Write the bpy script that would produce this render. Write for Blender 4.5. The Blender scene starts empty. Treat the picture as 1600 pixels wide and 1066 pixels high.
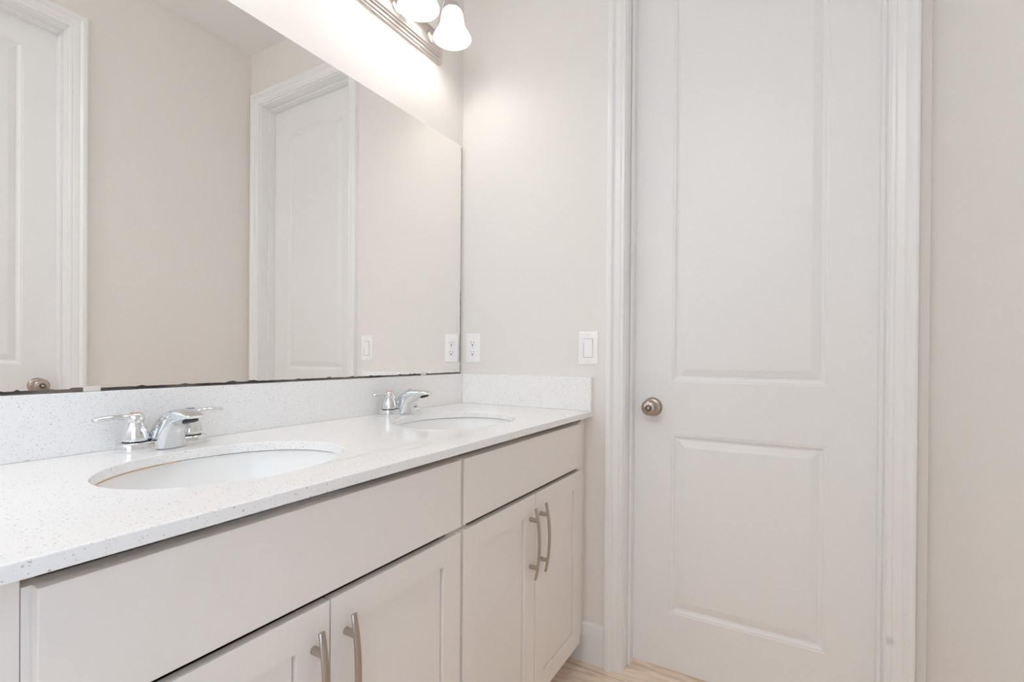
import bpy, bmesh, math, random
from mathutils import Vector, Matrix
random.seed(7)
PI = math.pi
scene = bpy.context.scene
COL = scene.collection

# ------------------------------------------------------------------ camera
cam_d = bpy.data.cameras.new('camera')
cam = bpy.data.objects.new('camera', cam_d)
COL.objects.link(cam)
yaw, pitch, roll = math.radians(30.4514), math.radians(-0.1961), math.radians(0.4158)
fw = Vector((-math.sin(yaw) * math.cos(pitch), math.cos(yaw) * math.cos(pitch), math.sin(pitch)))
rt = Vector((math.cos(yaw), math.sin(yaw), 0))
up = rt.cross(fw)
rt2 = rt * math.cos(roll) + up * math.sin(roll)
up2 = -rt * math.sin(roll) + up * math.cos(roll)
m = Matrix((rt2, up2, -fw)).transposed().to_4x4()
m.translation = Vector((1.2143, -1.65, 1.0949))
cam.matrix_world = m
cam_d.sensor_fit = 'HORIZONTAL'
cam_d.sensor_width = 36.0
cam_d.lens = 763.0 / 1600.0 * 36.0
cam_d.shift_y = 24.37 / 1600.0
cam_d.clip_start = 0.01
scene.camera = cam

# ------------------------------------------------------------------ world, exposure
vs = scene.view_settings
vs.view_transform = 'Standard'
vs.look = 'None'
vs.gamma = 1.0
vs.use_curve_mapping = False
vs.exposure = -0.71
scene.cycles.max_bounces = 16
scene.cycles.diffuse_bounces = 12
scene.cycles.glossy_bounces = 8
scene.cycles.use_denoising = True
world = bpy.data.worlds.new('sky')
scene.world = world
world.use_nodes = True
wn = world.node_tree.nodes
wn['Background'].inputs[0].default_value = (0.72, 0.85, 1.0, 1)
wn['Background'].inputs[1].default_value = 3.0

W = 1.507        # room width (mirror wall x=0, opposite wall x=W)
H = 2.79         # ceiling
YF = -3.3        # wall behind the camera
DAY, CEIL, BULB, SHADE = 17.0, 88.0, 45.0, 2.2     # light levels
DAYCOL = (0.34, 0.63, 1.0)


def area(name, loc, rot, sx, sy, power, color):
    d = bpy.data.lights.new(name, 'AREA')
    d.shape = 'RECTANGLE'
    d.size, d.size_y, d.energy, d.color = sx, sy, power, color
    o = bpy.data.objects.new(name, d)
    COL.objects.link(o)
    o.location, o.rotation_euler = loc, rot
    return o


# daylight that comes in by the tall window in the right wall behind the camera
WY0, WY1, WZ0, WZ1 = -3.10, -1.74, 0.10, 2.30      # tall window in the right wall, behind the camera
area('daylight', (W + 0.22, (WY0 + WY1) / 2, (WZ0 + WZ1) / 2), (0, PI / 2, 0), WZ1 - WZ0, WY1 - WY0, DAY, DAYCOL)


# ------------------------------------------------------------------ materials
def mat(name, color, rough=0.5, metal=0.0, **kw):
    m = bpy.data.materials.new(name)
    m.use_nodes = True
    b = m.node_tree.nodes['Principled BSDF']
    b.inputs['Base Color'].default_value = (*color, 1)
    b.inputs['Roughness'].default_value = rough
    b.inputs['Metallic'].default_value = metal
    for k, v in kw.items():
        b.inputs[k.replace('_', ' ')].default_value = v
    return m


def nodes(m):
    return m.node_tree.nodes, m.node_tree.links, m.node_tree.nodes['Principled BSDF']


def bump(m, scale, strength, dist=0.001, detail=3.0):
    n, l, b = nodes(m)
    tc = n.new('ShaderNodeTexCoord')
    t = n.new('ShaderNodeTexNoise')
    t.inputs['Scale'].default_value = scale
    t.inputs['Detail'].default_value = detail
    bp = n.new('ShaderNodeBump')
    bp.inputs['Strength'].default_value = strength
    bp.inputs['Distance'].default_value = dist
    l.new(tc.outputs['Object'], t.inputs['Vector'])
    l.new(t.outputs['Fac'], bp.inputs['Height'])
    l.new(bp.outputs['Normal'], b.inputs['Normal'])
    return m


M_wall = bump(mat('greige wall paint', (0.84, 0.811, 0.780), 0.6), 190, 0.35, 0.0012)
M_ceil = bump(mat('ceiling paint', (0.87, 0.865, 0.855), 0.7), 120, 0.4, 0.0015)
M_trim = mat('white trim paint', (0.885, 0.887, 0.888), 0.32)
M_door = mat('white door paint', (0.88, 0.882, 0.883), 0.38)
M_cab = mat('greige cabinet paint', (0.865, 0.815, 0.77), 0.38)
M_cabin = mat('cabinet interior particle board', (0.40, 0.31, 0.23), 0.6)
M_mirror = mat('mirror silver', (0.97, 0.957, 0.935), 0.0, 1.0)
M_black = mat('black corroded mirror edge', (0.03, 0.026, 0.024), 0.5)
_n, _l, _b = M_black.node_tree.nodes, M_black.node_tree.links, M_black.node_tree.nodes['Principled BSDF']
_tc, _ns, _cr = _n.new('ShaderNodeTexCoord'), _n.new('ShaderNodeTexNoise'), _n.new('ShaderNodeValToRGB')
_ns.inputs['Scale'].default_value = 9.0
_cr.color_ramp.elements[0].position, _cr.color_ramp.elements[0].color = 0.42, (0.025, 0.020, 0.018, 1)
_cr.color_ramp.elements[1].position, _cr.color_ramp.elements[1].color = 0.60, (0.16, 0.125, 0.10, 1)
_l.new(_tc.outputs['Object'], _ns.inputs['Vector'])
_l.new(_ns.outputs['Fac'], _cr.inputs['Fac'])
_l.new(_cr.outputs['Color'], _b.inputs['Base Color'])
M_clip = mat('clear plastic clip', (0.75, 0.68, 0.64), 0.25, 0.0, IOR=1.45)
M_chrome = mat('polished chrome', (0.78, 0.79, 0.80), 0.05, 1.0)
M_nickel = mat('brushed nickel pull', (0.50, 0.435, 0.38), 0.28, 1.0)
M_knob = mat('satin nickel knob', (0.46, 0.39, 0.33), 0.26, 1.0)
M_lampmetal = mat('brushed nickel lamp metal', (0.72, 0.67, 0.64), 0.28, 1.0)
M_porc = mat('white porcelain', (0.93, 0.93, 0.925), 0.08)
M_plast = mat('white plastic plate', (0.95, 0.948, 0.945), 0.3)
M_slot = mat('dark slot', (0.03, 0.03, 0.03), 0.6)
M_red = mat('red hot mark', (0.72, 0.24, 0.17), 0.3)
M_blue = mat('blue cold mark', (0.10, 0.15, 0.26), 0.3)
M_tan = mat('tan sealant', (0.74, 0.56, 0.40), 0.5)
M_glass = mat('window glass', (1, 1, 1), 0.0, 0.0, IOR=1.45, Transmission_Weight=1.0)
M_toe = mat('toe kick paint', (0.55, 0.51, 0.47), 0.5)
M_screw = mat('painted screw', (0.78, 0.775, 0.77), 0.3)
M_carp = mat('exterior sill', (0.7, 0.7, 0.68), 0.6)


def quartz():
    m = mat('white quartz with grey flecks', (0.93, 0.925, 0.92), 0.12)
    n, l, b = nodes(m)
    tc = n.new('ShaderNodeTexCoord')
    cur = None
    for scale, rad, keep, col in ((165, 0.27, 0.40, (0.60, 0.59, 0.585, 1)),
                                  (330, 0.38, 0.40, (0.72, 0.71, 0.705, 1)),
                                  (105, 0.12, 0.50, (0.40, 0.385, 0.375, 1))):
        v = n.new('ShaderNodeTexVoronoi')
        v.inputs['Scale'].default_value = scale
        l.new(tc.outputs['Object'], v.inputs['Vector'])
        sep = n.new('ShaderNodeSeparateColor')
        l.new(v.outputs['Color'], sep.inputs['Color'])
        mul = n.new('ShaderNodeMath'); mul.operation = 'MULTIPLY'
        mul.inputs[1].default_value = rad
        l.new(sep.outputs['Green'], mul.inputs[0])
        lt = n.new('ShaderNodeMath'); lt.operation = 'LESS_THAN'
        l.new(v.outputs['Distance'], lt.inputs[0]); l.new(mul.outputs[0], lt.inputs[1])
        gt = n.new('ShaderNodeMath'); gt.operation = 'GREATER_THAN'
        gt.inputs[1].default_value = keep
        l.new(sep.outputs['Red'], gt.inputs[0])
        a = n.new('ShaderNodeMath'); a.operation = 'MULTIPLY'
        l.new(lt.outputs[0], a.inputs[0]); l.new(gt.outputs[0], a.inputs[1])
        mx = n.new('ShaderNodeMix'); mx.data_type = 'RGBA'
        l.new(a.outputs[0], mx.inputs['Factor'])
        if cur is None:
            mx.inputs['A'].default_value = (0.93, 0.925, 0.92, 1)
        else:
            l.new(cur, mx.inputs['A'])
        mx.inputs['B'].default_value = col
        cur = mx.outputs['Result']
    l.new(cur, b.inputs['Base Color'])
    return m


M_quartz = quartz()


def planks():
    m = mat('light oak planks', (0.62, 0.47, 0.36), 0.35)
    n, l, b = nodes(m)
    tc = n.new('ShaderNodeTexCoord')
    mp = n.new('ShaderNodeMapping')
    mp.inputs['Location'].default_value = (0.35, 0.045, 0)
    l.new(tc.outputs['Object'], mp.inputs['Vector'])
    br = n.new('ShaderNodeTexBrick')
    br.inputs['Color1'].default_value = (0.92, 0.77, 0.63, 1)
    br.inputs['Color2'].default_value = (0.85, 0.69, 0.555, 1)
    br.inputs['Mortar'].default_value = (0.40, 0.30, 0.22, 1)
    br.inputs['Scale'].default_value = 1.0
    br.inputs['Mortar Size'].default_value = 0.0012
    br.inputs['Brick Width'].default_value = 1.22
    br.inputs['Row Height'].default_value = 0.15
    br.offset = 0.37
    l.new(mp.outputs['Vector'], br.inputs['Vector'])
    mp2 = n.new('ShaderNodeMapping')
    mp2.inputs['Scale'].default_value = (3.5, 26, 1)
    l.new(tc.outputs['Object'], mp2.inputs['Vector'])
    ns = n.new('ShaderNodeTexNoise')
    ns.inputs['Scale'].default_value = 2.2
    ns.inputs['Detail'].default_value = 8
    ns.inputs['Distortion'].default_value = 0.7
    l.new(mp2.outputs['Vector'], ns.inputs['Vector'])
    cr = n.new('ShaderNodeValToRGB')
    cr.color_ramp.elements[0].position = 0.36
    cr.color_ramp.elements[0].color = (0.80, 0.76, 0.72, 1)
    cr.color_ramp.elements[1].position = 0.64
    cr.color_ramp.elements[1].color = (1.07, 1.07, 1.07, 1)
    l.new(ns.outputs['Fac'], cr.inputs['Fac'])
    mx = n.new('ShaderNodeMix'); mx.data_type = 'RGBA'; mx.blend_type = 'MULTIPLY'
    mx.inputs['Factor'].default_value = 1.0
    l.new(br.outputs['Color'], mx.inputs['A'])
    l.new(cr.outputs['Color'], mx.inputs['B'])
    l.new(mx.outputs['Result'], b.inputs['Base Color'])
    return m


M_floor = planks()


def lit(name, color, strength, base=(0.9, 0.9, 0.9)):
    m = mat(name, base, 0.25)
    b = m.node_tree.nodes['Principled BSDF']
    b.inputs['Emission Color'].default_value = (*color, 1)
    b.inputs['Emission Strength'].default_value = strength
    return m


M_shade = lit('lit frosted glass', (1.0, 0.955, 0.90), SHADE)
M_bulb = lit('lit bulb', (1.0, 0.945, 0.895), BULB)
M_fill = lit('fill lamp glow', (0.91, 0.95, 0.99), CEIL)


def smudged(src):
    """trim paint with one round grey scuff on the right jamb"""
    m = src.copy()
    m.name = 'white trim paint with a scuff'
    n, l, b = nodes(m)
    g = n.new('ShaderNodeNewGeometry')
    d = n.new('ShaderNodeVectorMath'); d.operation = 'DISTANCE'
    d.inputs[1].default_value = (1.427, -0.012, 0.336)
    l.new(g.outputs['Position'], d.inputs[0])
    r = n.new('ShaderNodeMapRange')
    r.inputs['From Min'].default_value = 0.004
    r.inputs['From Max'].default_value = 0.017
    r.inputs['To Min'].default_value = 0.30
    r.inputs['To Max'].default_value = 0.0
    l.new(d.outputs['Value'], r.inputs['Value'])
    mx = n.new('ShaderNodeMix'); mx.data_type = 'RGBA'
    mx.inputs['A'].default_value = b.inputs['Base Color'].default_value
    mx.inputs['B'].default_value = (0.25, 0.25, 0.27, 1)
    l.new(r.outputs['Result'], mx.inputs['Factor'])
    l.new(mx.outputs['Result'], b.inputs['Base Color'])
    return m


M_trimscuff = smudged(M_trim)


# ------------------------------------------------------------------ mesh helpers
def add_box(bm, x0, x1, y0, y1, z0, z1):
    v = [bm.verts.new(p) for p in ((x0, y0, z0), (x1, y0, z0), (x1, y1, z0), (x0, y1, z0),
                                   (x0, y0, z1), (x1, y0, z1), (x1, y1, z1), (x0, y1, z1))]
    for f in ((0, 3, 2, 1), (4, 5, 6, 7), (0, 1, 5, 4), (1, 2, 6, 5), (2, 3, 7, 6), (3, 0, 4, 7)):
        bm.faces.new([v[i] for i in f])


def box_bm(*a):
    bm = bmesh.new()
    add_box(bm, *a)
    return bm


def loft(bm, rings, cap0=True, cap1=True, closed=True):
    vs_ = [[bm.verts.new(p) for p in r] for r in rings]
    n = len(rings[0])
    for a, b in zip(vs_[:-1], vs_[1:]):
        for i in range(n if closed else n - 1):
            j = (i + 1) % n
            bm.faces.new((a[i], a[j], b[j], b[i]))
    if cap0:
        bm.faces.new(vs_[0][::-1])
    if cap1:
        bm.faces.new(vs_[-1])
    return vs_


def lathe(bm, prof, seg=40, M=None, cap0=True, cap1=True):
    rings = []
    for r, z in prof:
        ring = []
        for i in range(seg):
            a = 2 * PI * i / seg
            p = Vector((max(r, 1e-5) * math.cos(a), max(r, 1e-5) * math.sin(a), z))
            ring.append(M @ p if M else p)
        rings.append(ring)
    loft(bm, rings, cap0, cap1)


def superell(cx, cy, a, b, z, n=40, e=2.0):
    out = []
    for i in range(n):
        t = 2 * PI * i / n
        c, s = math.cos(t), math.sin(t)
        out.append(Vector((cx + a * math.copysign(abs(c) ** (2 / e), c),
                           cy + b * math.copysign(abs(s) ** (2 / e), s), z)))
    return out


def obj(name, bm, material, parent=None, smooth=False, bevel=0.0, seg=2, angle=35):
    bmesh.ops.remove_doubles(bm, verts=bm.verts, dist=1e-6)
    bmesh.ops.recalc_face_normals(bm, faces=bm.faces)
    me = bpy.data.meshes.new(name)
    bm.to_mesh(me)
    bm.free()
    if smooth:
        for p in me.polygons:
            p.use_smooth = True
        try:
            me.set_sharp_from_angle(angle=math.radians(angle))
        except Exception:
            pass
    me.materials.append(material)
    o = bpy.data.objects.new(name, me)
    COL.objects.link(o)
    if parent is not None:
        o.parent = parent
    if bevel > 0:
        md = o.modifiers.new('bevel', 'BEVEL')
        md.width, md.segments, md.limit_method = bevel, seg, 'ANGLE'
        md.angle_limit = math.radians(40)
        md.harden_normals = False
    return o


def tag(o, label, cat, group=None, kind=None):
    o['label'] = label
    o['category'] = cat
    if group:
        o['group'] = group
    if kind:
        o['kind'] = kind
    return o


def thing(name, label, cat, loc=(0, 0, 0), group=None, kind=None):
    o = bpy.data.objects.new(name, None)
    COL.objects.link(o)
    o.location = loc
    o.empty_display_size = 0.05
    return tag(o, label, cat, group, kind)


def struct(name, bm, material, label, cat, **kw):
    o = obj(name, bm, material, **kw)
    return tag(o, label, cat, kind='structure')


def copy_tree(o, loc=None, parent=None):
    c = o.copy()
    COL.objects.link(c)
    if parent is not None:
        c.parent = parent
    if loc is not None:
        c.location = loc
    for ch in list(o.children):
        copy_tree(ch, None, c)
    return c


# ------------------------------------------------------------------ room shell
T = 0.13
DX0, DX1, DZ = 0.685, 1.431, 2.497          # rough opening in the back wall (jamb fills it)
RY0, RY1 = -1.544, -0.800                   # rough opening in the right wall

struct('floor', box_bm(-T, W + T + 0.3, YF - T, 0.5, -0.05, 0.0), M_floor,
       'light oak plank floor of the bathroom', 'floor')
struct('ceiling', box_bm(-T, W + T, YF - T, T, H, H + 0.05), M_ceil,
       'pale textured ceiling reflected in the top of the mirror', 'ceiling')
struct('wall_left', box_bm(-T, 0, YF - T, 0, 0, H), M_wall,
       'pale lightly textured wall behind the long mirror', 'wall')
bm = bmesh.new()
add_box(bm, -T, DX0, 0, T, 0, H)
add_box(bm, DX1, W + T, 0, T, 0, H)
add_box(bm, DX0, DX1, 0, T, DZ, H)
struct('wall_back', bm, M_wall, 'greige end wall around the two-panel door', 'wall')
bm = bmesh.new()
add_box(bm, W, W + T, RY1, 0, 0, H)
add_box(bm, W, W + T, WY1, RY0, 0, H)
add_box(bm, W, W + T, YF - T, WY0, 0, H)
add_box(bm, W, W + T, WY0, WY1, 0, WZ0)
add_box(bm, W, W + T, WY0, WY1, WZ1, H)
add_box(bm, W, W + T, RY0, RY1, DZ, H)
struct('wall_right', bm, M_wall, 'greige wall at the right edge of the photo, facing the mirror', 'wall')
struct('wall_front', box_bm(0, W, YF - T, YF, 0, H), M_wall, 'greige wall behind the camera', 'wall')

wf = bmesh.new()
yc = (WY0 + WY1) / 2
for a in ((WY0, WY0 + 0.05, WZ0, WZ1), (WY1 - 0.05, WY1, WZ0, WZ1), (yc - 0.025, yc + 0.025, WZ0 + 0.05, WZ1 - 0.05),
          (WY0 + 0.05, WY1 - 0.05, WZ0, WZ0 + 0.05), (WY0 + 0.05, WY1 - 0.05, WZ1 - 0.05, WZ1)):
    add_box(wf, W + 0.05, W + 0.10, a[0], a[1], a[2], a[3])
win = struct('window_1', wf, M_trim, 'tall white framed window behind the camera', 'window')
for a, b in ((WY0 + 0.05, yc - 0.025), (yc + 0.025, WY1 - 0.05)):
    obj('pane', box_bm(W + 0.073, W + 0.077, a, b, WZ0 + 0.05, WZ1 - 0.05), M_glass, win)


# ---- baseboards
def baseboard(name, P, s0, s1, label):
    bm = bmesh.new()
    prof = ((0, 0), (0.014, 0), (0.014, 0.134), (0.0125, 0.138), (0.009, 0.140), (0.0, 0.140))
    loft(bm, [[P(s, z, n) for n, z in prof] for s in (s0, s1)])
    return struct(name, bm, M_trim, label, 'baseboard')


PB = lambda s, z, n: Vector((s, -n, z))                 # back wall: s = x, n = towards the room
PR = lambda s, z, n: Vector((W - n, -s, z))             # right wall: s = distance from the corner
baseboard('baseboard_back', PB, 0.485, 0.634, 'short white baseboard between the vanity and the door casing')
baseboard('baseboard_right', PR, 0.014, 0.745, 'white baseboard along the right wall, between corner and second door')


# ---- door casings, jambs, doors
CPROF = ((0, 0), (0, 0.0075), (0.002, 0.010), (0.009, 0.0112), (0.012, 0.0100), (0.015, 0.0122), (0.030, 0.0150),
         (0.034, 0.0146), (0.038, 0.0190), (0.043, 0.0235), (0.053, 0.0245), (0.058, 0.0235), (0.060, 0.020), (0.060, 0))




def casing(name, P, s0, s1, zt, label, material):
    """moulded casing swept up, across and down with mitred corners; u runs outwards"""
    bm = bmesh.new()
    rings = []
    for cs, cz, us, uz in ((s0, 0, -1, 0), (s0, zt, -1, 1), (s1, zt, 1, 1), (s1, 0, 1, 0)):
        rings.append([P(cs + us * u, cz + uz * u, n) for u, n in CPROF])
    loft(bm, rings)
    return struct(name, bm, material, label, 'trim')


def jamb(name, P, s0, s1, zt, label):
    bm = bmesh.new()

    def bx(sa, sb, za, zb, na, nb):
        pts = [P(s, z, n) for z in (za, zb) for s, n in ((sa, na), (sb, na), (sb, nb), (sa, nb))]
        v = [bm.verts.new(p) for p in pts]
        for f in ((0, 1, 2, 3), (4, 5, 6, 7), (0, 1, 5, 4), (1, 2, 6, 5), (2, 3, 7, 6), (3, 0, 4, 7)):
            bm.faces.new([v[i] for i in f])
    t = 0.013
    bx(s0 - t, s0, 0, zt + t, 0, -T)
    bx(s1, s1 + t, 0, zt + t, 0, -T)
    bx(s0, s1, zt, zt + t, 0, -T)
    # stops
    bx(s0, s0 + 0.010, 0, zt, -0.048, -0.0845)
    bx(s1 - 0.010, s1, 0, zt, -0.048, -0.0845)
    bx(s0 + 0.010, s1 - 0.010, zt - 0.010, zt, -0.048, -0.0845)
    return struct(name, bm, M_trim, label, 'trim', bevel=0.0015, seg=2)


def door(name, P, w, zt, label, st=0.135, dz=0.0, ks=0.071):
    """two panel moulded door, s from 0 (knob edge) to w, face at n=0"""
    bm = bmesh.new()
    x0, x1 = st, w - 0.125
    z0, z1, z2, z3, z4, z5 = 0.010, 0.206 + dz, 0.827 + dz, 1.006 + dz, 2.345 + dz, zt

    def quad(a):
        bm.faces.new([bm.verts.new(P(*p)) for p in a])

    def rect(sa, sb, za, zb, n=0.0):
        quad(((sa, za, n), (sb, za, n), (sb, zb, n), (sa, zb, n)))
    rect(0, x0, z0, z5); rect(x1, w, z0, z5)
    rect(x0, x1, z0, z1); rect(x0, x1, z2, z3); rect(x0, x1, z4, z5)
    for za, zb in ((z1, z2), (z3, z4)):
        prev = None
        for d, n in ((0, 0), (0.002, -0.0015), (0.007, -0.002), (0.012, -0.0075), (0.017, -0.010), (0.021, -0.010),
                     (0.024, -0.0085), (0.043, -0.003), (0.047, -0.0025)):
            loop = [(x0 + d, za + d, n), (x1 - d, za + d, n), (x1 - d, zb - d, n), (x0 + d, zb - d, n)]
            if prev:
                for i in range(4):
                    j = (i + 1) % 4
                    quad((prev[i], prev[j], loop[j], loop[i]))
            prev = loop
        quad(prev)
    # edges and back
    b = -0.035
    rect(0, w, z0, z5, b)
    quad(((0, z0, 0), (0, z0, b), (0, z5, b), (0, z5, 0)))
    quad(((w, z0, 0), (w, z0, b), (w, z5, b), (w, z5, 0)))
    quad(((0, z0, 0), (w, z0, 0), (w, z0, b), (0, z0, b)))
    quad(((0, z5, 0), (w, z5, 0), (w, z5, b), (0, z5, b)))
    bmesh.ops.remove_doubles(bm, verts=bm.verts, dist=1e-5)
    d = struct(name, bm, M_door, label, 'door')
    # knob: axis along +n
    kz = 0.916 + dz
    o = P(ks, kz, 0.0)
    nz = (P(ks, kz, 1.0) - o).normalized()
    ex = (P(ks + 1, kz, 0) - o).normalized()
    ey = nz.cross(ex)
    Mx = Matrix((ex, ey, nz)).transposed().to_4x4()
    Mx.translation = o
    bm = bmesh.new()
    lathe(bm, ((0.0105, 0.006), (0.0105, 0.020), (0.013, 0.024), (0.021, 0.029), (0.0265, 0.036), (0.0282, 0.043),
               (0.0275, 0.050), (0.024, 0.056), (0.017, 0.0595), (0.0105, 0.0605), (0.0095, 0.0592)), 48, Mx)
    k = obj('door_knob', bm, M_knob, d, smooth=True, angle=50)
    bm = bmesh.new()
    lathe(bm, ((0.033, 0.0), (0.033, 0.003), (0.031, 0.007), (0.024, 0.010), (0.017, 0.0115), (0.0108, 0.012)), 48, Mx)
    obj('rose', bm, M_knob, k, smooth=True, angle=50)
    bm = bmesh.new()
    lathe(bm, ((0.0088, 0.0592), (0.0088, 0.0598), (0.0072, 0.0604), (0.0066, 0.0604)), 32, Mx)
    obj('lock_ring', bm, M_slot, k, smooth=True)
    bm = bmesh.new()
    lathe(bm, ((0.0064, 0.058), (0.0064, 0.0625), (0.0052, 0.0645), (0.002, 0.0652)), 32, Mx)
    obj('lock_button', bm, M_knob, k, smooth=True, angle=50)
    return d


S0, S1, ZT = 0.698, 1.418, 2.484
casing('trim_1', PB, S0 - 0.004, S1 + 0.004, ZT + 0.006, 'white moulded casing around the door in the end wall', M_trimscuff)
jamb('trim_2', PB, S0, S1, ZT, 'white door jamb and stop inside the end wall casing')
door('door_1', lambda s, z, n: Vector((S0 + 0.003 + s, 0.085 - n, z)), S1 - S0 - 0.006, ZT - 0.003,
     'closed white two-panel door with round nickel knob in the end wall')
R0, R1 = 0.813, 1.531
casing('trim_3', PR, R0 - 0.004, R1 + 0.004, ZT + 0.006,
       'white moulded casing seen at the left edge of the mirror, around the second door', M_trim)
jamb('trim_4', PR, R0, R1, ZT, 'white jamb of the second door, seen at the left of the mirror')
door('door_2', lambda s, z, n: Vector((W + 0.085 - n, -(R0 + 0.003 + s), z)), R1 - R0 - 0.006, ZT - 0.003,
     'closed white two-panel door seen only in the mirror, at its left edge', 0.113, 0.034, 0.066)

# ------------------------------------------------------------------ mirror
MZ0, MZ1, MY0, MY1 = 1.0185, 1.9546, -1.56, -0.0165
mir = obj('mirror', box_bm(0.0008, 0.006, MY0, MY1, MZ0, MZ1), M_mirror)
tag(mir, 'large frameless wall mirror above the double vanity', 'mirror')


def ragged(pts_lo, pts_hi, x0=0.0055, x1=0.0064):
    bm = bmesh.new()
    loft(bm, [[(x0, *a), (x1, *a), (x1, *b), (x0, *b)] for a, b in zip(pts_lo, pts_hi)])
    return bm


rnd = random.Random(3)
lo, hi = [], []
y = MY0
while y < MY1:
    t = (y - MY0) / (MY1 - MY0)
    base = 0.0035 + 0.0010 * (1 - t)
    j = rnd.random()
    hgt = base + (0.0022 if j > 0.82 else 0.0) + 0.0010 * rnd.random()
    lo.append((y, MZ0 - 0.0005)); hi.append((y, MZ0 + hgt))
    y += 0.004 + 0.010 * rnd.random()
lo.append((MY1, MZ0 - 0.0005)); hi.append((MY1, MZ0 + 0.004))
e = obj('bottom_edge', ragged(lo, hi), M_black, mir)
e['label'] = 'black corroded silvering along the lower edge'
lo, hi = [], []
z = MZ0
while z < MZ1:
    t = (z - MZ0) / (MZ1 - MZ0)
    wdt = (0.0028 + 0.0022 * rnd.random()) * (1.0 if t < 0.35 else 0.55)
    lo.append((MY1 + 0.0004, z)); hi.append((MY1 - wdt, z))
    z += 0.006 + 0.012 * rnd.random()
M_side = mat('dull mirror side edge', (0.09, 0.11, 0.13), 0.35)
obj('side_edge', ragged(lo, hi), M_side, mir)
for cy in (-1.238, -0.248):
    bm = bmesh.new()
    add_box(bm, 0.0066, 0.0092, cy - 0.014, cy + 0.014, MZ0 - 0.0018, MZ0 + 0.0085)
    obj('clip', bm, M_clip, mir, bevel=0.001)

# ------------------------------------------------------------------ vanity
ZC, TC = 0.897, 0.0193
XC = 0.582
CY0 = -1.56
SX, SA, SB = 0.315, 0.168, 0.2065
SY = (-1.132, -0.453)


def countertop_bm():
    bm = bmesh.new()
    outer = [bm.verts.new(p) for p in ((0, CY0, ZC), (XC, CY0, ZC), (XC, 0, ZC), (0, 0, ZC))]
    edges = [bm.edges.new((outer[i], outer[(i + 1) % 4])) for i in range(4)]
    for sy in SY:
        ring = [bm.verts.new(p) for p in superell(SX, sy, SA, SB, ZC, 112)]
        edges += [bm.edges.new((ring[i], ring[(i + 1) % 112])) for i in range(112)]
    bmesh.ops.triangle_fill(bm, use_beauty=True, use_dissolve=False, edges=edges)
    # remove faces that fill the holes
    kill = []
    for f in bm.faces:
        c = f.calc_center_median()
        for sy in SY:
            if ((c.x - SX) / SA) ** 2 + ((c.y - sy) / SB) ** 2 < 0.995:
                kill.append(f)
    if kill:
        bmesh.ops.delete(bm, geom=list(set(kill)), context='FACES')
    r = bmesh.ops.extrude_face_region(bm, geom=list(bm.faces))
    for v in [g for g in r['geom'] if isinstance(g, bmesh.types.BMVert)]:
        v.co.z -= TC
    return bm


ct = obj('countertop', countertop_bm(), M_quartz, None, bevel=0.0018, seg=2)
tag(ct, 'white speckled quartz countertop with two oval sink openings', 'countertop')
ZS = ZC + 0.1194
bs = obj('backsplash', box_bm(0.0, 0.02, CY0, 0, ZC + 0.0002, ZS), M_quartz, None, bevel=0.0012)
tag(bs, 'long white speckled quartz backsplash under the mirror', 'backsplash')
ss = obj('side_splash', box_bm(0.0203, XC - 0.001, -0.02, 0, ZC + 0.0002, ZS), M_quartz, None, bevel=0.0012)
tag(ss, 'short white speckled quartz side splash on the end wall, under the light switch', 'backsplash')


def sink(label, sy, sealant):
    t = thing('sink', label, 'sink', (SX, sy, ZC - TC - 0.0016), 'undermount oval sinks')
    bm = bmesh.new()
    prof = []
    n = 22
    a0, b0, dep = SA + 0.006, SB + 0.006, 0.145
    rings = []
    for i in range(n + 1):
        u = i / n
        ang = u * PI / 2
        r = math.cos(ang) ** 0.62 if i < n else 0.0
        r = max(r, 0.11)
        z = -dep * math.sin(ang) ** 1.15
        rings.append(superell(0, 0, a0 * r, b0 * r + (a0 - b0) * r * (u ** 3), z, 80))
    outer = [superell(0, 0, a0 + 0.03, b0 + 0.03, -0.0004, 80)]
    rings[0] = superell(0, 0, a0, b0, -0.0004, 80)
    shell = [superell(0, 0, a0 + 0.03, b0 + 0.03, -0.012, 80), superell(0, 0, a0 + 0.012, b0 + 0.012, -0.016, 80)]
    down = [superell(0, 0, a0 * k + 0.012, b0 * k + 0.012, zz, 80) for k, zz in ((0.93, -0.07), (0.75, -0.125), (0.35, -0.160), (0.10, -0.163))]
    loft(bm, (shell + down)[::-1] + outer + rings)
    obj('basin', bm, M_porc, t, smooth=True, angle=50)
    bm = bmesh.new()
    lathe(bm, ((0.026, -0.1452), (0.026, -0.1425), (0.020, -0.1415), (0.0175, -0.1445)), 36)
    d = obj('drain', bm, M_chrome, t, smooth=True, angle=40)
    bm = bmesh.new()
    lathe(bm, ((0.0165, -0.1450), (0.0165, -0.139), (0.012, -0.136), (0.003, -0.1352)), 36)
    obj('stopper', bm, M_chrome, d, smooth=True, angle=40)
    if sealant:
        bm = bmesh.new()
        inn = superell(0, 0, SA - 0.0012, SB - 0.0012, 0.0013, 112)
        out = superell(0, 0, SA + 0.004, SB + 0.004, 0.0013, 112)
        idx = range(57, 86)          # the back left run, where the bead shows
        rings = []
        for i in idx:
            k = i % 112
            p, q = inn[k], out[k]
            lo_ = Vector((0, 0, -0.0016))
            rings.append([p, q, q + lo_, p + lo_])
        loft(bm, rings)
        s_ = obj('sealant_bead', bm, M_tan, t)
        s_['label'] = 'thin tan sealant line under the stone rim'
    return t


sink('white oval undermount sink nearer the camera, under the left faucet', SY[0], True)
sink('white oval undermount sink farther from the camera, near the end wall', SY[1], False)


# ---- cabinets
XF, XD = 0.550, 0.568       # face frame, door face


def slab(y0, y1, z0, z1):
    return box_bm(XF + 0.0004, XD, y0, y1, z0, z1)


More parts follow.
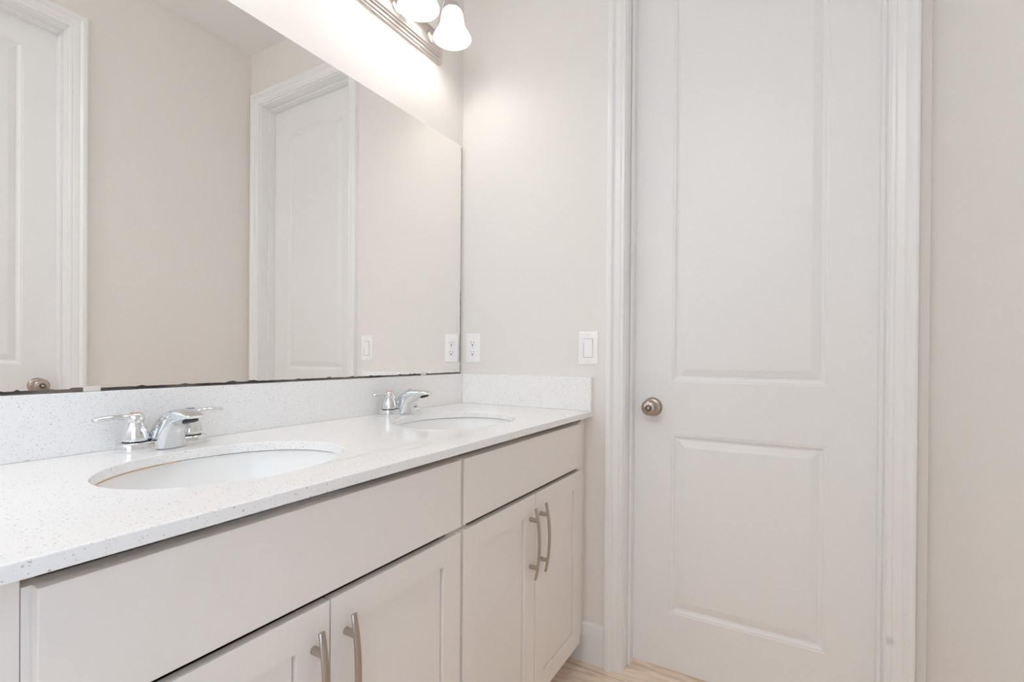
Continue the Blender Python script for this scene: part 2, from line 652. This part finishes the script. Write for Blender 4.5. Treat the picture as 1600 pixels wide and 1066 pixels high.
def shaker(y0, y1, z0, z1):
    bm = bmesh.new()
    st, rl = 0.060, 0.0555
    a, b, c, d = y0 + st, y1 - st, z0 + rl, z1 - rl

    def face(*p):
        bm.faces.new([bm.verts.new(q) for q in p])

    def rect(ya, yb, za, zb, x):
        face((x, ya, za), (x, yb, za), (x, yb, zb), (x, ya, zb))
    rect(y0, a, z0, z1, XD); rect(b, y1, z0, z1, XD)
    rect(a, b, z0, c, XD); rect(a, b, d, z1, XD)
    xr = XD - 0.0065
    o = ((XD, a, c), (XD, b, c), (XD, b, d), (XD, a, d))
    prev = o
    for q, x in ((0.0003, xr - 0.008), (0.0028, xr - 0.008), (0.0031, xr)):
        i_ = ((x, a + q, c + q), (x, b - q, c + q), (x, b - q, d - q), (x, a + q, d - q))
        for k in range(4):
            j = (k + 1) % 4
            face(prev[k], prev[j], i_[j], i_[k])
        prev = i_
    face(*prev)
    xb = XF + 0.0004
    rect(y0, y1, z0, z1, xb)
    face((XD, y0, z0), (XD, y1, z0), (xb, y1, z0), (xb, y0, z0))
    face((XD, y0, z1), (XD, y1, z1), (xb, y1, z1), (xb, y0, z1))
    face((XD, y0, z0), (XD, y0, z1), (xb, y0, z1), (xb, y0, z0))
    face((XD, y1, z0), (XD, y1, z1), (xb, y1, z1), (xb, y1, z0))
    bmesh.ops.remove_doubles(bm, verts=bm.verts, dist=1e-5)
    return bm


def handle_bm(y, zc=0.568, L=0.198):
    bm = bmesh.new()
    rings = []
    n = 20
    for i in range(n + 1):
        u = -1 + 2 * i / n
        z = zc + u * L / 2
        x = XD + 0.0185 + 0.0115 * (1 - u * u)
        hw = 0.0062 - 0.0010 * abs(u) ** 2
        th = 0.0028
        tx = Vector((-0.023 * u, 0, L / 2)).normalized()
        nx = Vector((tx.z, 0, -tx.x))
        ring = []
        for sy, sn in ((-1, -0.6), (-0.75, -1), (0.75, -1), (1, -0.6), (1, 0.5), (0.7, 1), (-0.7, 1), (-1, 0.5)):
            ring.append(Vector((x, y, z)) + nx * (sn * th) + Vector((0, sy * hw, 0)))
        rings.append(ring)
    loft(bm, rings)
    for pz in (zc + 0.066, zc - 0.066):
        u = (pz - zc) / (L / 2)
        x = XD + 0.0185 + 0.0115 * (1 - u * u)
        M_ = Matrix.Translation((XD, y, pz)) @ Matrix.Rotation(PI / 2, 4, 'Y')
        lathe(bm, ((0.0064, 0), (0.0064, 0.002), (0.0060, x - XD - 0.001)), 20, M_)
    return bm


def vanity(label, y0, y1, d0, seam, d1, fill):
    """carcass y0..y1, fronts d0..seam..d1, filler strip to 'fill'"""
    t = thing('vanity_cabinet', label, 'cabinet', (0, 0, 0), 'shaker vanity cabinets')
    bm = bmesh.new()
    zt, zb = ZC - TC, 0.094
    bt = 0.016
    add_box(bm, 0.0, XF - 0.019, y0, y0 + bt, zb, zt)
    add_box(bm, 0.0, XF - 0.019, y1 - bt, y1, zb, zt)
    add_box(bm, 0.0, XF - 0.019, y0 + bt, y1 - bt, zb, zb + bt)
    add_box(bm, 0.0, 0.008, y0 + bt, y1 - bt, zb + bt, zt)
    obj('carcass', bm, M_cabin, t)
    bm = bmesh.new()
    fx = XF - 0.019
    zf = 0.8595
    add_box(bm, fx, XF, y0, y0 + 0.038, zb, zf)
    add_box(bm, fx, XF, y1 - 0.038, y1, zb, zf)
    add_box(bm, fx, XF, y0 + 0.038, y1 - 0.038, zb, zb + 0.038)
    add_box(bm, fx, XF, y0 + 0.038, y1 - 0.038, 0.815, zf)
    obj('face_frame', bm, M_cab, t)
    obj('toe_kick', box_bm(0.465, 0.48, y0, y1, 0.0, zb), M_toe, t)
    f0, f1 = min(fill, y0) if fill < y0 else y1 + 0.0006, y0 - 0.0006 if fill < y0 else fill
    obj('filler_strip', box_bm(0.50, XF - 0.0005, f0, f1, zb, zt), M_cab, t, bevel=0.0008)
    obj('drawer_front', slab(d0, d1, 0.7115, 0.860), M_cab, t, bevel=0.0012)
    for a, b, hy in ((d0, seam - 0.0015, seam - 0.0315), (seam + 0.0015, d1, seam + 0.0315)):
        d = obj('cabinet_door', shaker(a, b, 0.100, 0.6990), M_cab, t, bevel=0.0010)
        h = obj('handle', handle_bm(hy), M_nickel, d, smooth=True, angle=40)
        h['label'] = 'bowed brushed nickel bar handle'
    return t


vanity('greige shaker vanity cabinet nearer the camera, below the left sink',
       -1.479, -0.7642, -1.4715, -1.1205, -0.7695, -1.545)
vanity('greige shaker vanity cabinet next to the end wall, both door handles fully visible',
       -0.7638, -0.036, -0.7580, -0.4120, -0.0725, 0.0)


# ---- faucets
def faucet():
    t = thing('faucet', 'chrome two-handle faucet behind the sink nearer the camera', 'faucet',
              (0.066, -1.137, ZC), 'chrome two-handle faucets')
    bm = bmesh.new()
    rings = []
    for a, b, z in ((0.0300, 0.0800, 0.0), (0.0305, 0.0805, 0.003), (0.0300, 0.0800, 0.013), (0.0285, 0.0785, 0.017),
                    (0.0250, 0.0750, 0.0185)):
        rings.append(superell(0, 0, a, b, z, 64, 4.2))
    loft(bm, rings)
    obj('base', bm, M_chrome, t, smooth=True, angle=50)
    # spout: sections swept forward along a rising arch
    bm = bmesh.new()
    rings = []
    #        back/top edge (x,z)      under edge (x,z)       half width
    secs = (((-0.020, 0.016), (0.042, 0.002), 0.0325),
            ((-0.018, 0.024), (0.043, 0.006), 0.0310),
            ((-0.012, 0.040), (0.045, 0.017), 0.0285),
            ((-0.002, 0.054), (0.050, 0.029), 0.0265),
            ((0.014, 0.068), (0.059, 0.041), 0.0250),
            ((0.036, 0.0785), (0.072, 0.0510), 0.0235),
            ((0.062, 0.0835), (0.086, 0.0570), 0.0222),
            ((0.088, 0.0840), (0.100, 0.0605), 0.0210),
            ((0.108, 0.0815), (0.112, 0.0645), 0.0198),
            ((0.121, 0.0770), (0.120, 0.0672), 0.0182),
            ((0.1265, 0.0735), (0.1255, 0.0695), 0.0150))
    for (ax, az), (bx_, bz), w in secs:
        A, B = Vector((ax, 0, az)), Vector((bx_, 0, bz))
        c = (A + B) / 2
        d = (A - B) / 2
        ring = []
        for i in range(32):
            th = 2 * PI * i / 32
            cs, sn = math.cos(th), math.sin(th)
            e = 2 / 3.0
            ring.append(c + d * math.copysign(abs(cs) ** e, cs) + Vector((0, w * math.copysign(abs(sn) ** e, sn), 0)))
        rings.append(ring)
    loft(bm, rings)
    sp = obj('spout', bm, M_chrome, t, smooth=True, angle=60)
    bm = bmesh.new()
    Ma = Matrix.Translation((0.106, 0, 0.0622)) @ Matrix.Rotation(-0.33, 4, 'Y')
    lathe(bm, ((0.0135, -0.0022), (0.0138, 0.004)), 28, Ma)
    obj('aerator', bm, M_slot, sp, smooth=True)
    for s, M_i in ((-1, M_red), (1, M_blue)):
        hy = s * 0.051
        bm = bmesh.new()
        lathe(bm, ((0.0225, 0.0206), (0.0236, 0.0212), (0.0239, 0.026), (0.0226, 0.036), (0.0200, 0.046), (0.0162, 0.054),
                   (0.0145, 0.058)), 40, Matrix.Translation((0, hy, 0)))
        # hub cap
        lathe(bm, ((0.0146, 0.0575), (0.0160, 0.062), (0.0163, 0.067), (0.0148, 0.072), (0.0105, 0.0755), (0.0095, 0.0758)),
              36, Matrix.Translation((0, hy, 0)))
        # lever with a gentle wave, thick end
        rings = []
        for k in range(17):
            u = k / 16
            yy = hy + s * (0.006 + 0.064 * u)
            zz = 0.0675 + 0.004 * math.sin(u * PI * 0.9) - 0.0045 * u * u + 0.0035 * u ** 6
            w = 0.0092 + 0.0015 * math.cos(u * PI) + 0.0018 * u ** 3
            hgt = 0.0060 - 0.0012 * math.sin(u * PI) + 0.0002 * u
            if k == 16:
                w *= 0.45; hgt *= 0.45
            elif k == 15:
                w *= 0.9; hgt *= 0.9
            rings.append([Vector((w * math.cos(a * 2 * PI / 20), yy, zz + hgt * math.sin(a * 2 * PI / 20))) for a in range(20)])
        loft(bm, rings)
        h = obj('handle', bm, M_chrome, t, smooth=True, angle=60)
        bm = bmesh.new()
        lathe(bm, ((0.0090, 0.0757), (0.0090, 0.0765), (0.0080, 0.0771), (0.0070, 0.0771)), 28,
              Matrix.Translation((0, hy, 0)))
        ix = obj('index_ring', bm, M_i, h, smooth=True)
        ix['label'] = 'red hot water mark' if s < 0 else 'blue cold water mark'
        bm = bmesh.new()
        lathe(bm, ((0.0068, 0.0757), (0.0068, 0.0778), (0.004, 0.0783)), 28, Matrix.Translation((0, hy, 0)))
        obj('index_button', bm, M_chrome, h, smooth=True)
        # near-black gasket ring, its colour stands in for the shadow groove under the handle
        bm = bmesh.new()
        lathe(bm, ((0.0216, 0.0180), (0.0216, 0.0207)), 32, Matrix.Translation((0, hy, 0)))
        obj('gasket', bm, M_slot, h)
    bm = bmesh.new()
    lathe(bm, ((0.0024, 0.010), (0.0024, 0.046), (0.0046, 0.048), (0.0050, 0.052), (0.0036, 0.055)), 20,
          Matrix.Translation((-0.0255, 0, 0)))
    obj('lift_rod', bm, M_chrome, t, smooth=True, angle=40)
    return t


f1 = faucet()
f2 = copy_tree(f1, (0.068, -0.435, ZC))
tag(f2, 'chrome two-handle faucet behind the sink near the end wall', 'faucet', 'chrome two-handle faucets')


# ---- vanity lights
def vanity_light():
    t = thing('vanity_light', 'three-shade nickel wall light above the mirror near the corner', 'wall lamp',
              (0, -0.42, 2.275), 'three-shade vanity lights')
    bm = bmesh.new()
    hy = 0.272
    for x0, x1, a, b in ((0.0, 0.008, hy, 0.060), (0.008, 0.014, hy - 0.007, 0.053), (0.014, 0.021, hy - 0.017, 0.043),
                         (0.021, 0.027, hy - 0.023, 0.036)):
        rings = []
        for x, k in ((x0, 0), (x1 - 0.002, 0), (x1, 0.002)):
            r = []
            aa, bb, c = a - k, b - k, 0.020
            for (sy, sz, t0) in ((1, 1, 0), (-1, 1, 1), (-1, -1, 2), (1, -1, 3)):
                for j in range(7):
                    an = (t0 + j / 6) * PI / 2
                    r.append(Vector((x, sy * (aa - c) + c * math.cos(an), sz * (bb - c) + c * math.sin(an))))
            rings.append(r)
        loft(bm, rings)
    obj('backplate', bm, M_lampmetal, t, smooth=True, angle=40)
    for k in (-1, 0, 1):
        y = k * 0.1815
        sx = 0.124
        # arm: out from the plate, up and over into the cup
        bm = bmesh.new()
        path = [Vector((0.026, y, 0.0)), Vector((0.045, y, 0.004)), Vector((0.062, y, 0.022)), Vector((0.072, y, 0.060)),
                Vector((0.084, y, 0.105)), Vector((0.100, y, 0.125)), Vector((0.116, y, 0.124)), Vector((0.124, y, 0.112)),
                Vector((0.124, y, 0.096))]
        rings = []
        for i, p in enumerate(path):
            tg = (path[min(i + 1, len(path) - 1)] - path[max(i - 1, 0)]).normalized()
            n1 = Vector((0, 1, 0)); n2 = tg.cross(n1)
            rings.append([p + 0.0055 * (n1 * math.cos(a * PI / 7) + n2 * math.sin(a * PI / 7)) for a in range(14)])
        loft(bm, rings)
        M_ = Matrix.Translation((0.025, y, 0)) @ Matrix.Rotation(PI / 2, 4, 'Y')
        lathe(bm, ((0.024, 0.001), (0.023, 0.006), (0.014, 0.010), (0.006, 0.011)), 30, M_)
        obj('arm', bm, M_lampmetal, t, smooth=True, angle=40)
        Mv = Matrix.Translation((sx, y, -0.039))
        bm = bmesh.new()
        lathe(bm, ((0.006, 0.134), (0.014, 0.133), (0.022, 0.127), (0.0270, 0.118), (0.0300, 0.1035), (0.0290, 0.102)), 36, Mv)
        obj('shade_holder', bm, M_lampmetal, t, smooth=True, angle=40)
        bm = bmesh.new()
        prof = ((0.0240, 0.106), (0.0290, 0.104), (0.0350, 0.097), (0.0388, 0.086), (0.0410, 0.073), (0.0428, 0.058),
                (0.0458, 0.044), (0.0520, 0.031), (0.0600, 0.017), (0.0665, 0.007), (0.0690, 0.0))
        inner = tuple((r - 0.003, z) for r, z in prof[::-1])
        lathe(bm, prof + inner, 56, Mv, True, True)
        sh = obj('shade', bm, M_shade, t, smooth=True, angle=60)
        sh['label'] = 'lit white frosted glass bell shade'
        bm = bmesh.new()
        lathe(bm, ((0.013, 0.100), (0.013, 0.084), (0.018, 0.076), (0.0255, 0.062), (0.0285, 0.046), (0.0265, 0.032),
                   (0.019, 0.022), (0.008, 0.0175), (0.001, 0.017)), 32, Mv)
        obj('bulb', bm, M_bulb, t, smooth=True, angle=60)
    return t


v1 = vanity_light()
v2 = copy_tree(v1, (0, -1.125, 2.275))
tag(v2, 'three-shade nickel wall light above the nearer half of the mirror', 'wall lamp', 'three-shade vanity lights')

# ---- unseen fill lamp added behind the camera to even out the room light
cl = thing('fill_lamp', 'unseen round fill lamp added overhead behind the camera', 'fill lamp', (0.85, -2.70, H))
bm = bmesh.new()
lathe(bm, ((0.175, 0.0), (0.175, -0.022), (0.165, -0.026)), 48)
obj('rim', bm, M_lampmetal, cl, smooth=True, angle=40)
bm = bmesh.new()
lathe(bm, ((0.163, -0.024), (0.155, -0.050), (0.125, -0.072), (0.075, -0.086), (0.02, -0.090)), 48)
obj('diffuser', bm, M_fill, cl, smooth=True, angle=60)


# ---- outlet and switch on the back wall
def plate_bm(w, h, holes):
    bm = bmesh.new()
    rings = []
    for k, n in ((0, 0.0004), (0, 0.0025), (0.0015, 0.0048), (0.004, 0.0058)):
        r = []
        c = 0.004
        for sx_, sz, t0 in ((1, 1, 0), (-1, 1, 1), (-1, -1, 2), (1, -1, 3)):
            for j in range(4):
                an = (t0 + j / 3) * PI / 2
                r.append(Vector((sx_ * (w / 2 - k - c) + c * math.cos(an), -n, sz * (h / 2 - k - c) + c * math.sin(an))))
        rings.append(r)
    loft(bm, rings)
    return bm


def disc(r, y0, y1, x, z, seg=24):
    bm = bmesh.new()
    M_ = Matrix.Translation((x, 0, z)) @ Matrix.Rotation(PI / 2, 4, 'X')
    lathe(bm, ((r, -y0), (r, -y1 - 0.0004), (r - 0.0006, -y1)), seg, M_)
    return bm


ot = thing('electrical_outlet', 'white double electrical outlet on the end wall, touching the mirror side', 'outlet', (0.0605, 0, 1.1215))
obj('cover_plate', plate_bm(0.072, 0.119, None), M_plast, ot, smooth=True, angle=30)
for zz in (0.0205, -0.0185):
    bm = bmesh.new()
    r = []
    for n, k in ((0.0050, 0), (0.0072, 0), (0.0078, 0.0008)):
        ring = []
        for i in range(40):
            a = 2 * PI * i / 40
            ring.append(Vector(((0.0170 - k) * math.cos(a), -n, zz + max(-0.0133 + k, min(0.0133 - k, 0.0170 * math.sin(a))))))
        r.append(ring)
    loft(bm, r)
    rc = obj('receptacle', bm, M_plast, ot, smooth=True, angle=30)
    for sx_, hh in ((-0.0065, 0.0045), (0.0065, 0.0036)):
        obj('slot', box_bm(sx_ - 0.0008, sx_ + 0.0008, -0.00805, -0.0070, zz + 0.003 - hh, zz + 0.003 + hh), M_slot, rc)
    bm = bmesh.new()
    M_ = Matrix.Translation((0, 0, zz - 0.0075)) @ Matrix.Rotation(PI / 2, 4, 'X')
    lathe(bm, ((0.0032, 0.0070), (0.0032, 0.00805)), 20, M_)
    obj('ground_hole', bm, M_slot, rc)
obj('screw', disc(0.0032, -0.0050, -0.0066, 0, 0.001), M_screw, ot)

sw = thing('light_switch', 'white rocker light switch on the end wall beside the door casing', 'switch', (0.5635, 0, 1.1215))
obj('cover_plate', plate_bm(0.073, 0.119, None), M_plast, sw, smooth=True, angle=30)
bm = bmesh.new()
for a in ((-0.0180, -0.0166, -0.0345, 0.0345), (0.0166, 0.0180, -0.0345, 0.0345), (-0.0166, 0.0166, 0.0331, 0.0345), (-0.0166, 0.0166, -0.0345, -0.0331)):
    add_box(bm, a[0], a[1], -0.0061, -0.0050, a[2], a[3])
M_gap = mat('shadow gap around rocker', (0.35, 0.34, 0.33), 0.6)
obj('rocker_gap_shade', bm, M_gap, sw)  # grey strips on the plate paint the shadow gap around the rocker
bm = bmesh.new()
v = [bm.verts.new(p) for p in ((-0.0162, -0.0050, -0.0328), (0.0162, -0.0050, -0.0328), (0.0162, -0.0050, 0.0328), (-0.0162, -0.0050, 0.0328),
                               (-0.0162, -0.0066, -0.0328), (0.0162, -0.0066, -0.0328), (0.0162, -0.0066, 0.0), (-0.0162, -0.0066, 0.0),
                               (0.0162, -0.0102, 0.0328), (-0.0162, -0.0102, 0.0328))]
for f in ((0, 1, 2, 3), (4, 5, 6, 7), (7, 6, 8, 9), (0, 1, 5, 4), (3, 2, 8, 9), (0, 4, 7, 3), (7, 9, 3), (1, 5, 6, 2), (6, 8, 2)):
    bm.faces.new([v[i] for i in f])
obj('rocker', bm, M_plast, sw, bevel=0.0005)
for zz in (0.0485, -0.0485):
    obj('screw', disc(0.0030, -0.0050, -0.0066, 0, zz), M_screw, sw)
